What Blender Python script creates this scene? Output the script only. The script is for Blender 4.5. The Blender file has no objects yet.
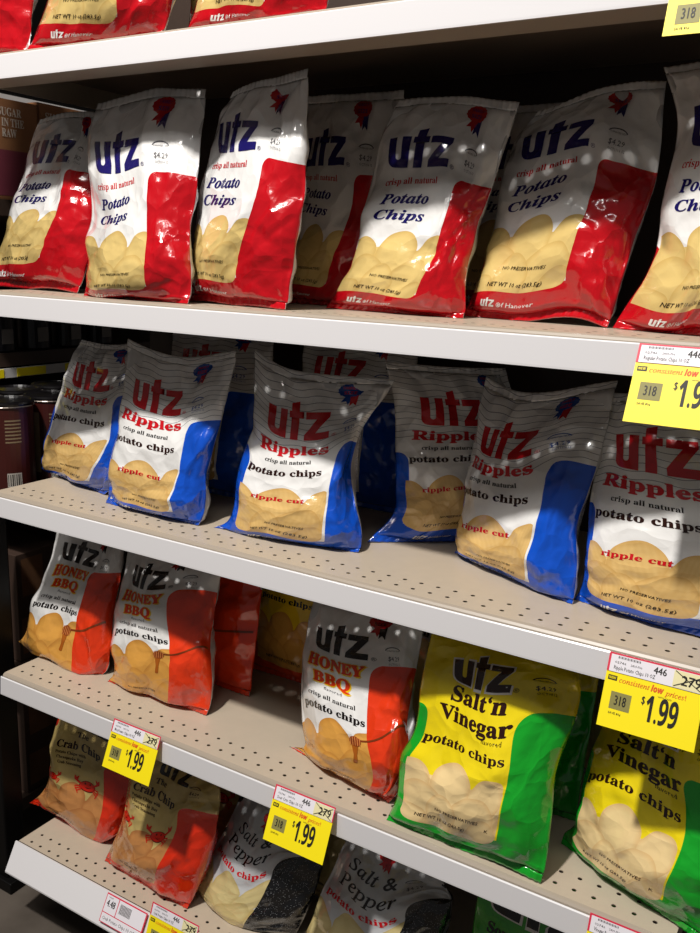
import bpy, bmesh, math, random
import numpy as np
from mathutils import Vector, Matrix
sc = bpy.context.scene
COL = sc.collection
IN = 0.0254
EYE = 52.0                      # camera height above the floor, inches
def W(p):                       # inches, camera at origin -> metres, floor at 0
    return (p[0]*IN, p[1]*IN, (p[2]+EYE)*IN)
def WA(a):
    a = np.asarray(a, float).copy(); a[..., 2] += EYE; return a*IN
# ------------------------------------------------------------ camera
F = 873.87; YAW, PITCH, ROLL = -.5379, .2299, -.0357
fw = np.array([math.sin(YAW)*math.cos(PITCH), math.cos(YAW)*math.cos(PITCH), -math.sin(PITCH)])
r0 = np.array([math.cos(YAW), -math.sin(YAW), 0.]); d0 = np.cross(fw, r0)
CR = math.cos(ROLL)*r0+math.sin(ROLL)*d0; CD = -math.sin(ROLL)*r0+math.cos(ROLL)*d0
def ray(px, py): return fw+(px-350)/F*CR+(py-466.5)/F*CD
def onz(px, py, z): v = ray(px, py); return v*(z/v[2])
cd = bpy.data.cameras.new('camera'); cam = bpy.data.objects.new('camera', cd); COL.objects.link(cam)
cd.sensor_fit = 'HORIZONTAL'; cd.sensor_width = 36; cd.lens = F/700*36; cd.clip_start = .05; cd.clip_end = 100
m = Matrix(((CR[0], -CD[0], -fw[0], 0), (CR[1], -CD[1], -fw[1], 0), (CR[2], -CD[2], -fw[2], EYE*IN), (0, 0, 0, 1)))
cam.matrix_world = m; sc.camera = cam
# ------------------------------------------------------------ shader helpers
class X:                        # a value socket with arithmetic
    def __init__(s, nt, o): s.nt = nt; s.o = o
    def _b(s, op, *a, clamp=False):
        n = s.nt.nodes.new('ShaderNodeMath'); n.operation = op; n.use_clamp = clamp
        for i, v in enumerate((s,)+a):
            if isinstance(v, X): s.nt.links.new(v.o, n.inputs[i])
            else: n.inputs[i].default_value = float(v)
        return X(s.nt, n.outputs[0])
    def __add__(s, b): return s._b('ADD', b)
    def __sub__(s, b): return s._b('SUBTRACT', b)
    def __mul__(s, b): return s._b('MULTIPLY', b)
    def __truediv__(s, b): return s._b('DIVIDE', b)
    def lt(s, b): return s._b('LESS_THAN', b)
    def gt(s, b): return s._b('GREATER_THAN', b)
    def mx(s, b): return s._b('MAXIMUM', b)
    def mn(s, b): return s._b('MINIMUM', b)
    def ab(s): return s._b('ABSOLUTE')
    def sn(s): return s._b('SINE')
    def fr(s): return s._b('FRACT')
    def sq(s): return s._b('SQRT')
    def ramp(s, a, b):          # linear 0..1 between a and b
        return (s-a)._b('DIVIDE', b-a, clamp=True)
def mix(nt, f, a, b):
    n = nt.nodes.new('ShaderNodeMix'); n.data_type = 'RGBA'
    for k, v in ((0, f), (6, a), (7, b)):
        if isinstance(v, X): nt.links.new(v.o, n.inputs[k])
        elif hasattr(v, 'is_output') or isinstance(v, bpy.types.NodeSocket): nt.links.new(v, n.inputs[k])
        elif isinstance(v, (tuple, list)): n.inputs[k].default_value = (*v[:3], 1)
        else: n.inputs[k].default_value = v
    return n.outputs[2]
def sr(h):                      # '#rrggbb' -> linear
    c = [int(h[i:i+2], 16)/255 for i in (1, 3, 5)]
    return tuple(x/12.92 if x <= .04045 else ((x+.055)/1.055)**2.4 for x in c)
MATS = {}
def mat(name, col, rough=.5, metal=0., coat=0., noise=0., nscale=40., spec=.5):
    if name in MATS: return MATS[name]
    m = bpy.data.materials.new(name); m.use_nodes = True; nt = m.node_tree
    b = nt.nodes['Principled BSDF']; b.inputs['Roughness'].default_value = rough
    b.inputs['Metallic'].default_value = metal; b.inputs['Coat Weight'].default_value = coat
    b.inputs['Coat Roughness'].default_value = .08; b.inputs['Specular IOR Level'].default_value = spec
    c = sr(col) if isinstance(col, str) else col
    tc = nt.nodes.new('ShaderNodeTexCoord'); nz = nt.nodes.new('ShaderNodeTexNoise')
    nz.inputs['Scale'].default_value = nscale; nt.links.new(tc.outputs['Object'], nz.inputs['Vector'])
    f = X(nt, nz.outputs['Fac'])
    nt.links.new(mix(nt, f, tuple(x*(1-noise) for x in c), tuple(min(1, x*(1+noise)) for x in c)), b.inputs['Base Color'])
    m.diffuse_color = (*c, 1); MATS[name] = m
    return m
FILM = dict(rough=.2, coat=.55)
def ink(name, col): return mat('ink_'+name, col, **FILM)
# ------------------------------------------------------------ mesh helpers
def obj(name, bm, mt, parent=None, smooth=False):
    me = bpy.data.meshes.new(name); bm.to_mesh(me); bm.free()
    for q in (mt if isinstance(mt, (list, tuple)) else [mt]): me.materials.append(q)
    if smooth:
        for p in me.polygons: p.use_smooth = True
    o = bpy.data.objects.new(name, me); COL.objects.link(o)
    if parent is not None: o.parent = parent; o.matrix_parent_inverse = parent.matrix_world.inverted()
    return o
def tag(o, label=None, cat=None, group=None, kind=None):
    for k, v in (('label', label), ('category', cat), ('group', group), ('kind', kind)):
        if v: o[k] = v
    return o
def box(bm, a, b, mi=0, bev=0.):
    x0, y0, z0 = a; x1, y1, z1 = b
    vs = [bm.verts.new(W((x, y, z))) for z in (z0, z1) for y in (y0, y1) for x in (x0, x1)]
    fs = []
    for q in ((0, 2, 3, 1), (4, 5, 7, 6), (0, 1, 5, 4), (2, 6, 7, 3), (0, 4, 6, 2), (1, 3, 7, 5)):
        f = bm.faces.new([vs[i] for i in q]); f.material_index = mi; fs.append(f)
    if bev:
        es = list({e for f in fs for e in f.edges})
        r = bmesh.ops.bevel(bm, geom=es, offset=bev*IN, segments=2, profile=.5, affect='EDGES')
        for f in r['faces']: f.material_index = mi
def extr(bm, prof, x0, x1, mi=0, close=True):   # profile in (y,z) swept along x
    A = [bm.verts.new(W((x0, y, z))) for y, z in prof]; B = [bm.verts.new(W((x1, y, z))) for y, z in prof]
    n = len(prof)
    for i in range(n if close else n-1):
        j = (i+1) % n
        f = bm.faces.new((A[i], B[i], B[j], A[j])); f.material_index = mi
    if close:
        bm.faces.new(A[::-1]).material_index = mi; bm.faces.new(B).material_index = mi
    return A, B
# ------------------------------------------------------------ flat lettering and marks, made once per print, in inches
def style(s, k):
    t = {'serif': (0x1D400, 0x1D41A, 0x1D7CE), 'bi': (0x1D468, 0x1D482, 0x1D7CE), 'it': (0x1D434, 0x1D44E, None),
         'sb': (0x1D5D4, 0x1D5EE, 0x1D7EC), 'sbi': (0x1D63C, 0x1D656, 0x1D7EC)}.get(k)
    if not t: return s
    o = ''
    for c in s:
        if 'A' <= c <= 'Z': o += chr(t[0]+ord(c)-65)
        elif 'a' <= c <= 'z': o += '\u210E' if (k == 'it' and c == 'h') else chr(t[1]+ord(c)-97)
        elif c.isdigit() and t[2]: o += chr(t[2]+ord(c)-48)
        else: o += c
    return o
def curve_tris(cu):
    o = bpy.data.objects.new('tmp', cu); COL.objects.link(o)
    bpy.context.view_layer.update()
    me = bpy.data.meshes.new_from_object(o.evaluated_get(bpy.context.evaluated_depsgraph_get()))
    v = np.array([tuple(x.co[:2]) for x in me.vertices]).reshape(-1, 2)
    f = [tuple(p.vertices) for p in me.polygons]
    bpy.data.objects.remove(o); bpy.data.meshes.remove(me); bpy.data.curves.remove(cu)
    return v, f
TC = {}
def text_mesh(body, st, bold=0., res=3):
    k = (body, st, bold, res)
    if k not in TC:
        cu = bpy.data.curves.new('t', 'FONT'); cu.body = style(body, st); cu.resolution_u = res; cu.offset = bold
        TC[k] = curve_tris(cu)
    v, f = TC[k]; return v.copy(), f
def poly_mesh(polys, res=2):
    cu = bpy.data.curves.new('p', 'CURVE'); cu.dimensions = '2D'; cu.fill_mode = 'BOTH'
    for P in polys:
        s = cu.splines.new('POLY'); s.points.add(len(P)-1); s.use_cyclic_u = True
        for q, (x, y) in zip(s.points, P): q.co = (x, y, 0, 1)
    return curve_tris(cu)
def bez(pts, n=6):              # rounded outline from corner list: (x,y,r)
    out = []
    N = len(pts)
    for i, p in enumerate(pts):
        x, y, r = (*p, 0)[:3]
        if not r: out.append((x, y)); continue
        a = Vector(pts[i-1][:2])-Vector((x, y)); b = Vector(pts[(i+1) % N][:2])-Vector((x, y))
        p0 = Vector((x, y))+a.normalized()*r; p2 = Vector((x, y))+b.normalized()*r
        for k in range(n+1):
            t = k/n; q = p0*(1-t)**2+Vector((x, y))*2*t*(1-t)+p2*t*t; out.append((q.x, q.y))
    return out
def ell(cx, cy, rx, ry, n=20, rot=0., a0=0., a1=2*math.pi):
    c, s = math.cos(rot), math.sin(rot); o = []
    for i in range(n):
        t = a0+(a1-a0)*i/n; x, y = rx*math.cos(t), ry*math.sin(t); o.append((cx+c*x-s*y, cy+s*x+c*y))
    return o
def line(p, q, w):
    d = (Vector(q)-Vector(p)).normalized(); n = Vector((-d.y, d.x))*w/2
    return [tuple(Vector(p)+n), tuple(Vector(p)-n), tuple(Vector(q)-n), tuple(Vector(q)+n)]
LOGO = [bez([(0, 1), (0, 0, .28), (.68, 0), (.68, 1), (.43, 1), (.43, .22, .1), (.26, .22, .1), (.26, 1)], 5),
        bez([(.84, .98), (.76, .98), (.76, .76), (.84, .76), (.84, 0), (1.10, 0), (1.10, .76), (1.24, .76), (1.24, .98), (1.10, .98), (1.10, 1.30), (.84, 1.22)]),
        bez([(1.31, .98), (1.31, .74), (1.66, .74), (1.30, .20), (1.30, 0), (2.02, 0), (2.02, .25), (1.64, .25), (2.0, .80), (2.0, .98)])]
# ------------------------------------------------------------ the seven printed films
BW, BH = 9.0, 12.4              # flat front of a bag, inches
NU, NV = 52, 80
US = np.linspace(0, 1, NU+1); US = .5*US+.5*(.5-.5*np.cos(np.pi*US)); VS = .03+.94*np.linspace(0, 1, NV+1)
def foil_bump(nt, b):           # fine creasing of the thin film, different on every bag
    uv = nt.nodes.new('ShaderNodeUVMap'); mp = nt.nodes.new('ShaderNodeMapping'); mp.inputs['Scale'].default_value = (BW, BH, 1)
    nt.links.new(uv.outputs[0], mp.inputs[0]); oi = nt.nodes.new('ShaderNodeObjectInfo')
    nz = nt.nodes.new('ShaderNodeTexNoise'); nz.inputs['Scale'].default_value = .6; nt.links.new(mp.outputs[0], nz.inputs['Vector'])
    ad = nt.nodes.new('ShaderNodeVectorMath'); ad.operation = 'ADD'; nt.links.new(mp.outputs[0], ad.inputs[0]); nt.links.new(nz.outputs['Color'], ad.inputs[1])
    off = nt.nodes.new('ShaderNodeVectorMath'); off.operation = 'ADD'; nt.links.new(ad.outputs[0], off.inputs[0])
    rn = X(nt, oi.outputs['Random'])*53.; nt.links.new(rn.o, off.inputs[1])
    tot = None
    for sc_, am in ((.55, 1.), (1.3, .4)):
        vo = nt.nodes.new('ShaderNodeTexVoronoi'); vo.inputs['Scale'].default_value = sc_; vo.inputs['Randomness'].default_value = 1.
        nt.links.new(off.outputs[0], vo.inputs['Vector']); t = X(nt, vo.outputs['Distance'])*(am/sc_); tot = t if tot is None else tot+t
    bp = nt.nodes.new('ShaderNodeBump'); bp.inputs['Strength'].default_value = .65; bp.inputs['Distance'].default_value = .0055
    nt.links.new(tot.o, bp.inputs['Height'])
    for k in ('Normal', 'Coat Normal'): nt.links.new(bp.outputs[0], b.inputs[k])
class Print:
    def __init__(s, name): s.name = name; s.v = []; s.f = []; s.mi = []; s.lay = []; s.mats = []; s.n = 0
    def add(s, v, f, m, lay=0):
        if m not in s.mats: s.mats.append(m)
        bm = bmesh.new(); vv = [bm.verts.new((p[0], p[1], 0)) for p in v]
        for q in f:
            try: bm.faces.new([vv[i] for i in q])
            except ValueError: pass
        lo, hi = v.min(0), v.max(0)
        for ax, g in ((0, US*BW), (1, VS*BH)):
            for c in g:
                if lo[ax]+1e-4 < c < hi[ax]-1e-4:
                    co = (c, 0, 0) if ax == 0 else (0, c, 0); no = (1, 0, 0) if ax == 0 else (0, 1, 0)
                    bmesh.ops.bisect_plane(bm, geom=bm.verts[:]+bm.edges[:]+bm.faces[:], plane_co=co, plane_no=no, dist=1e-5)
        bm.verts.index_update()
        nv = [tuple(p.co[:2]) for p in bm.verts]; nf = []
        for q in bm.faces:
            idx = [p.index+s.n for p in q.verts]
            nf.append(idx[::-1] if q.normal.z < 0 else idx)
        s.v += nv; s.f += nf; s.n += len(nv); s.mi += [s.mats.index(m)]*len(nf); s.lay += [float(lay)]*len(nv); bm.free()
    def text(s, body, st, u0, u1, v, h, m, bold=0., lay=1, skew=0., slant=0., res=3):
        if bold:                # heavier lettering: the same word struck again, slightly shifted
            k = bold*h*.75
            for j, (dx, dy) in enumerate(((-1, 0), (1, 0), (0, .8), (0, -.8))):
                s.text(body, st, u0+dx*k/BW, u1+dx*k/BW, v+dy*k/BH, h, m, 0., lay+.08*(j+1), skew, slant, res)
        a, f = text_mesh(body, st, 0., res)
        lo, hi = a.min(0), a.max(0)
        x = (a[:, 0]-lo[0])/(hi[0]-lo[0])*(u1-u0)*BW+u0*BW; y = a[:, 1]*h/.69
        x = x+y*slant; y = y+v*BH+(x-u0*BW)*skew
        s.add(np.stack([x, y], 1), f, m, lay)
    def poly(s, polys, m, lay=1, at=(0, 0), sc=(1, 1), skew=0.):
        a, f = poly_mesh(polys)
        x = a[:, 0]*sc[0]; y = a[:, 1]*sc[1]+x*skew
        s.add(np.stack([x+at[0]*BW, y+at[1]*BH], 1), f, m, lay)
    def logo(s, u0, u1, v0, v1, m, lay=1, edge=None):
        w = (u1-u0)*BW; h = (v1-v0)*BH/1.02
        if edge:
            for P in LOGO:
                c = np.mean(P, 0); s.poly([[(c[0]+(x-c[0])*1.16, c[1]+(y-c[1])*1.12) for x, y in P]], edge, lay, (u0, v0), (w/2.02, h))
        s.poly(LOGO, m, lay+1, (u0, v0), (w/2.02, h))
        s.text('®', 'x', u1+.015, u1+.045, v0, .2, m, res=2)
    def ribbon(s, u, v, c1, c2, k=1.):
        s.poly([[(-.55, -.75), (-.1, -.2), (.25, -.35), (-.1, -1.0), (-.22, -.72)]], c1, 1, (u, v), (k*1.1, k))
        s.poly([[(.05, -.3), (.5, -.25), (.45, -1.15), (.22, -.9), (0, -1.1)]], c2, 1, (u, v), (k*1.1, k))
        n = 28; s.poly([[(.62*(1+.08*(i % 2))*math.cos(6.2832*i/n)*1.25, .42*(1+.08*(i % 2))*math.sin(6.2832*i/n)) for i in range(n)]], c1, 2, (u, v), (k, k))
        s.text('FAMILY', 'sb', u-.05*k, u+.05*k, v+.008*k, .16*k, c2, lay=3, res=1)
        s.text('SIZE', 'sb', u-.045*k, u+.045*k, v-.02*k, .2*k, c2, lay=3, res=1)
    def arc(s, u, v, m, date, price='4.29', lay=1):
        o = [( .62*math.cos(t), .30*math.sin(t)) for t in np.linspace(.25, 2.9, 14)]
        i = [( .55*math.cos(t), .24*math.sin(t)) for t in np.linspace(2.9, .25, 14)]
        s.poly([o+i], m, lay, (u, v)); s.text('GUARANTEED FRESH', 'x', u-.055, u+.055, v+.001, .09, m, res=1)
        s.text('$'+price, 'x', u-.05, u+.06, v-.045, .27, m, bold=.01, res=1)
        s.text(date, 'x', u-.045, u+.07, v-.066, .13, m, res=1)
def sdbox(x, y, cx, cy, hx, hy, r):
    qx = ((x-cx).ab()-(hx-r)).mx(0.); qy = ((y-cy).ab()-(hy-r)).mx(0.)
    return (qx*qx+qy*qy).sq()-r
def chips(nt, x, y, base, edge, dark, ells, col, panel, ruffle=0.):
    cover = None
    x0_, y0_ = x, y
    x = x+((y*1.9).sn()*.07+(y*4.7+x*2.2).sn()*.035); y = y+((x0_*2.3).sn()*.06+(x0_*5.1+y0_*1.3).sn()*.03)
    nz = nt.nodes.new('ShaderNodeTexNoise'); nz.inputs['Scale'].default_value = 9; nz.inputs['Detail'].default_value = 3
    uvn = nt.nodes.new('ShaderNodeUVMap'); nt.links.new(uvn.outputs[0], nz.inputs['Vector']); nf = X(nt, nz.outputs['Fac'])
    cc = mix(nt, nf.ramp(.4, .62), dark, base)
    for (cx, cy, rx, ry, rot, sh) in ells:
        c, s_ = math.cos(rot), math.sin(rot)
        dx, dy = x-cx, y-cy
        a = (dx*c+dy*s_)/rx; b = (dy*c-dx*s_)/ry
        d = a*a+b*b
        body = mix(nt, nf.ramp(.35, .7), tuple(k*sh for k in base), tuple(k*.93*sh+.07*e for k, e in zip(base, edge)))
        rim = mix(nt, d.ramp(.55, 1.0)*.42, body, edge)
        if ruffle: rim = mix(nt, (((a*3+b)*9).sn()*.5+.5)*.16, rim, dark)
        m_ = d.lt(1.); cc = mix(nt, m_, cc, rim)
        cover = m_ if cover is None else cover.mx(m_)
    cover = cover.mx(y.lt(4.3))*panel
    return mix(nt, cover, col, cc)
ELLS = [(.75, 3.9, 1.0, 1.2, .35, .97), (5.0, 3.75, 1.0, 1.45, -.35, .98), (2.95, 3.95, 1.15, 1.5, 0, 1.), (1.45, 2.4, 1.15, 1.5, .5, .95), (4.3, 2.2, 1.3, 1.5, -.3, .97),
        (2.6, 1.8, 1.0, 1.4, .2, 1.), (.7, 1.2, 1.0, 1.0, 0, .93), (5.3, 1.1, .9, 1.2, .3, .94)]
def film_mat(name, fn, metal=0., rough=.2):
    m = bpy.data.materials.new(name); m.use_nodes = True; nt = m.node_tree; b = nt.nodes['Principled BSDF']
    uv = nt.nodes.new('ShaderNodeUVMap'); sp = nt.nodes.new('ShaderNodeSeparateXYZ'); nt.links.new(uv.outputs[0], sp.inputs[0])
    x = X(nt, sp.outputs[0])*BW; y = X(nt, sp.outputs[1])*BH
    nt.links.new(fn(nt, x, y), b.inputs['Base Color'])
    b.inputs['Roughness'].default_value = rough; b.inputs['Coat Weight'].default_value = .8; b.inputs['Coat Roughness'].default_value = .06
    b.inputs['Metallic'].default_value = metal; foil_bump(nt, b)
    return m
def side_panels(nt, x, y, bg, col, ur, vt, ul, vl, rr=.55):
    c = mix(nt, sdbox(x, y, ur*BW+5, vt*BH-10, 5, 10, rr).lt(0), bg, col)
    if ul: c = mix(nt, sdbox(x, y, ul*BW-5, vl*BH-10, 5, 10, rr).lt(0), c, col)
    return c
WHITE = sr('#e9e8e6')
CHIP = {'A': (sr('#dcc07a'), sr('#b98f44'), sr('#caa55a')), 'B': (sr('#dfba77'), sr('#bd8a40'), sr('#c8994f')), 'C': (sr('#dca04a'), sr('#b06a24'), sr('#c58434')),
        'E': (sr('#eed29a'), sr('#cf9c5c'), sr('#dfb67a')), 'F': (sr('#c88a50'), sr('#8f4a20'), sr('#a8642e')), 'G': (sr('#d6c58c'), sr('#a88e4e'), sr('#bda76a'))}
def fA(nt, x, y):
    red = sr('#bd0b19'); c = side_panels(nt, x, y, WHITE, red, .62, .665, .03, .36)
    c = mix(nt, y.lt(.12*BH), c, red)
    p = sdbox(x, y, .62*BW-5, .10*BH+5, 5, 5, .5).lt(0)*x.gt(.02*BW)
    return chips(nt, x, y, *CHIP['A'], ELLS, c, p)
def fB(nt, x, y):
    blue = sr('#0d4fc4')
    wav = ((y+(x*2.6+y).sn()*.07)/.36).fr().lt(.09)*y.gt(.62*BH)
    c = mix(nt, wav, WHITE, sr('#75777e'))
    c = side_panels(nt, x, y, c, blue, .655, .62, .075, .56)
    c = mix(nt, y.lt(.10*BH), c, blue)
    p = sdbox(x, y, .345*BW, .09*BH+5, .29*BW, 5, .6).lt(0)
    return chips(nt, x, y, *CHIP['B'], [(a, b+.1, c_, d, e, f) for a, b, c_, d, e, f in ELLS], c, p, 1.)
def fC(nt, x, y):
    o = sr('#e23a14'); c = side_panels(nt, x, y, WHITE, o, .585, .72, 0, 0)
    p = x.lt(.585*BW)*y.gt(.035*BH); c = mix(nt, y.lt(.06*BH), c, o)
    return chips(nt, x, y, *CHIP['C'], ELLS, c, p)
def fD(nt, x, y):
    o = sr('#e2400f'); c = side_panels(nt, x, y, sr('#f0c81e'), o, .62, .66, .05, .5)
    c = mix(nt, y.lt(.09*BH), c, o); p = sdbox(x, y, .34*BW, .08*BH+5, .29*BW, 5, .6).lt(0)
    return chips(nt, x, y, *CHIP['C'], ELLS, c, p)
def fE(nt, x, y):
    g = sr('#12a028'); c = side_panels(nt, x, y, sr('#efd718'), g, .675, .63, .055, .62)
    c = mix(nt, y.lt(.11*BH), c, g); p = sdbox(x, y, .355*BW, .08*BH+5, .31*BW, 5, .6).lt(0)
    return chips(nt, x, y, *CHIP['E'], ELLS, c, p)
def fF(nt, x, y):
    o = sr('#dd2f12'); c = side_panels(nt, x, y, sr('#c6ae6c'), o, .62, .60, 0, 0)
    c = mix(nt, y.lt(.09*BH), c, o); p = sdbox(x, y, .62*BW-5, .08*BH+5, 5, 5, .5).lt(0)
    return chips(nt, x, y, *CHIP['F'], ELLS, c, p)
def fG(nt, x, y):
    c = sr('#c3c4c6')
    vo = nt.nodes.new('ShaderNodeTexVoronoi'); vo.inputs['Scale'].default_value = 95
    uv = nt.nodes.new('ShaderNodeUVMap'); nt.links.new(uv.outputs[0], vo.inputs['Vector'])
    blk = mix(nt, X(nt, vo.outputs['Distance']).lt(.2), sr('#141416'), sr('#8a8a8c'))
    k = sdbox(x, y, .64*BW+5, .63*BH-10, 5, 10, .6).lt(0)
    c = mix(nt, k, c, blk)
    p = sdbox(x, y, .64*BW-5, .03*BH+6, 5, 6, .3).lt(0)
    return chips(nt, x, y, *CHIP['G'], [(a, b*1.36, c_, d*1.3, e, f) for a, b, c_, d, e, f in ELLS], c, p)
def fH(nt, x, y):
    return side_panels(nt, x, y, sr('#3aa62a'), sr('#2c8f22'), .7, .6, 0, 0)
def fback(tint):
    def f(nt, x, y):
        n = nt.nodes.new('ShaderNodeTexNoise'); n.inputs['Scale'].default_value = 1; mp = nt.nodes.new('ShaderNodeMapping'); uv = nt.nodes.new('ShaderNodeUVMap')
        mp.inputs['Scale'].default_value = (12, 160, 1); nt.links.new(uv.outputs[0], mp.inputs[0]); nt.links.new(mp.outputs[0], n.inputs['Vector'])
        ln = (x/.22).fr().gt(.6)*X(nt, n.outputs['Fac']).gt(.5)*x.gt(.78*BW)*x.lt(.93*BW)*y.gt(2.)*y.lt(9.5)
        return mix(nt, ln, sr('#c4c3c2'), tint)
    return f
PM = {k: film_mat('film_'+n, f, me) for k, n, f, me in (('A', 'red_and_white', fA, 0), ('B', 'blue_and_white', fB, 0), ('C', 'orange_and_white', fC, 0), ('D', 'yellow_and_orange', fD, 0),
      ('E', 'yellow_and_green', fE, 0), ('F', 'gold_and_red', fF, .12), ('G', 'silver_and_black', fG, .15), ('H', 'bright_green', fH, 0))}
BM_ = {k: film_mat('film_back_'+n, fback(sr(c))) for k, n, c in (('A', 'red_text', '#a04050'), ('B', 'blue_text', '#50608a'), ('C', 'orange_text', '#a06040'))}
BM_['D'] = BM_['C']; BM_['E'] = mat('film_green_back', '#0f7a22', **FILM); BM_['F'] = mat('film_red_back', '#a81d10', **FILM); BM_['G'] = mat('film_black_back', '#17171a', **FILM); BM_['H'] = BM_['E']
navy, red, black, blue, grey = ink('navy', '#1b1660'), ink('red', '#c4121e'), ink('black', '#16100f'), ink('blue', '#12479c'), ink('grey', '#55555c')
white, brown, yel, orange, honey = ink('white', '#e6e4e2'), ink('brown', '#2c120c'), ink('yellow', '#f2c81c'), ink('orange', '#dd3a10'), ink('honey', '#7d3614')
dred, silver = ink('deep_red', '#b01018'), ink('silver', '#c9c9c9')
PR = {}
def small(p, m, u0=.22, v=.185, w=.28, net=True, vn=.12, u1=.16, h=.17):
    p.text('NO PRESERVATIVES', 'x', u0, u0+w, v, h, m, bold=.015, res=1)
    if net: p.text('NET WT 10 oz (283.5g)', 'x', u1, u1+.36, vn, .2, m, bold=.02, res=1)
p = PR['A'] = Print('A')
p.logo(.12, .54, .68, .81, navy); p.text('crisp all natural', 'serif', .13, .48, .625, .27, red, bold=.01)
p.text('Potato', 'bi', .14, .43, .552, .5, navy, bold=.045); p.text('Chips', 'bi', .125, .42, .484, .5, navy, bold=.045)
small(p, black); p.logo(.15, .25, .045, .07, white); p.text('of Hanover', 'x', .275, .50, .047, .2, white, bold=.01, res=1)
p.ribbon(.66, .93, dred, navy); p.arc(.71, .765, grey, 'OCT1116 12')
p = PR['B'] = Print('B')
p.logo(.15, .60, .70, .84, red); p.text('Ripples', 'serif', .10, .60, .627, .55, red, bold=.07)
p.text('crisp all natural', 'serif', .17, .50, .577, .24, black, bold=.01); p.text('potato chips', 'serif', .08, .57, .515, .40, brown, bold=.045)
p.text('ripple cut', 'serif', .16, .46, .352, .36, red, bold=.035); small(p, black, .30, .17, .23, True, .122, .20)
p.logo(.22, .33, .035, .06, white); p.text('of Hanover', 'x', .355, .55, .037, .2, white, bold=.01, res=1)
p.ribbon(.72, .93, blue, red, .9); p.arc(.75, .745, blue, 'OCT1116 12')
p = PR['C'] = Print('C')
p.logo(.15, .56, .74, .86, black)
for t, a, b, v in (('HONEY', .12, .55, .662), ('BBQ', .17, .46, .59)):
    p.text(t, 'serif', a-.008, b+.008, v-.004, .64, yel, bold=.15, lay=1); p.text(t, 'serif', a, b, v, .58, orange, bold=.09, lay=2)
p.text('flavored', 'x', .26, .40, .558, .18, grey, res=1); p.text('crisp all natural', 'serif', .13, .50, .514, .26, black, bold=.01)
p.text('potato chips', 'serif', .08, .57, .455, .42, black, bold=.045); small(p, black, .20, .10, .28, False)
p.poly([line((.5*BW, .352*BH), (.97*BW, .392*BH), .15)], honey, 2)
p.poly([ell(.49*BW, .345*BH, .42, .40, 20, .1)], ink('dipper', '#8a3c14'), 3)
for k in range(5): p.poly([line((.45*BW+k*.17, .318*BH), (.455*BW+k*.17, .372*BH), .05)], ink('dipper_light', '#d98a4a'), 4)
p.poly([bez([(.455*BW, .325*BH), (.51*BW, .325*BH), (.49*BW, .27*BH), (.485*BW, .225*BH, .1), (.455*BW, .225*BH, .1), (.465*BW, .27*BH)])], ink('drip', '#a85a18'), 2)
p.ribbon(.62, .93, dred, black, .9); p.arc(.73, .79, grey, 'OCT1116 12')
p = PR['D'] = Print('D')
p.logo(.15, .56, .74, .86, black); p.text('bar-b-q', 'serif', .12, .58, .655, .55, black, bold=.05); p.text('flavored', 'x', .40, .54, .615, .18, black, res=1)
p.text('crisp all natural', 'serif', .12, .52, .56, .27, black, bold=.01); p.text('potato chips', 'serif', .07, .60, .49, .42, black, bold=.045); small(p, black, .2, .13, .28)
p = PR['E'] = Print('E')
p.logo(.19, .61, .71, .83, brown, edge=white)
for t, a, b, v, h in (('Salt‘n', .20, .62, .645, .62), ('Vinegar', .13, .66, .575, .62)):
    p.text(t, 'serif', a, b, v, h, brown, bold=.055)
p.text('flavored', 'x', .48, .62, .548, .2, brown, res=1); p.text('potato chips', 'serif', .06, .64, .485, .42, brown, bold=.035)
small(p, brown, .24, .165, .31, True, .117, .12); p.text('K', 'x', .60, .62, .14, .16, brown, res=1); p.arc(.78, .765, brown, 'OCT0812'); p.ribbon(.66, .955, ink('green', '#0e6a1e'), brown, .7)
p.text('®', 'x', .625, .655, .71, .2, brown, res=2)
p = PR['F'] = Print('F')
p.logo(.30, .66, .80, .92, black); p.text('The', 'serif', .30, .44, .735, .45, brown, bold=.02); p.text('Crab Chip', 'serif', .12, .58, .655, .62, brown, bold=.035)
for k, t in enumerate(('Potato Chips with', 'Chesapeake Bay', 'Crab Seasoning')): p.text(t, 'serif', .12+.015*k, .42-.02*k, .615-.034*k, .24, brown, bold=.01, res=2)
def crab(p, u, v, k=1.):
    c1, c2 = ink('crab', '#c8200e'), ink('crab_dark', '#5a0c06')
    p.poly([ell(0, 0, .72, .46, 20)], c2, 1, (u, v), (k, k)); p.poly([ell(0, .02, .64, .39, 20)], c1, 2, (u, v), (k, k))
    for s in (-1, 1):
        p.poly([line((s*.55, .15), (s*1.0, .42), .17)], c1, 2, (u, v), (k, k))
        p.poly([bez([(s*.85, .35), (s*.72, .85, .2), (s*.95, .62), (s*1.2, .85, .2), (s*1.15, .35, .1)])], c1, 3, (u, v), (k, k))
        for q in range(3):
            p.poly([line((s*.5, -.05-.12*q), (s*(1.05-.1*q), -.12-.2*q), .1)], c1, 2, (u, v), (k, k)); p.poly([line((s*(1.05-.1*q), -.12-.2*q), (s*(.95-.1*q), -.42-.15*q), .08)], c1, 2, (u, v), (k, k))
        p.poly([ell(s*.22, .2, .07, .09, 10)], c2, 3, (u, v), (k, k))
    p.poly([bez([(-.3, -.05), (0, -.2, .1), (.3, -.05), (0, -.1, .1)])], c2, 3, (u, v), (k, k))
crab(p, .45, .43, .95); crab(p, .10, .44, .75); small(p, brown, .2, .12, .26, False); p.arc(.76, .80, brown, 'OCT1116 12')
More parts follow.
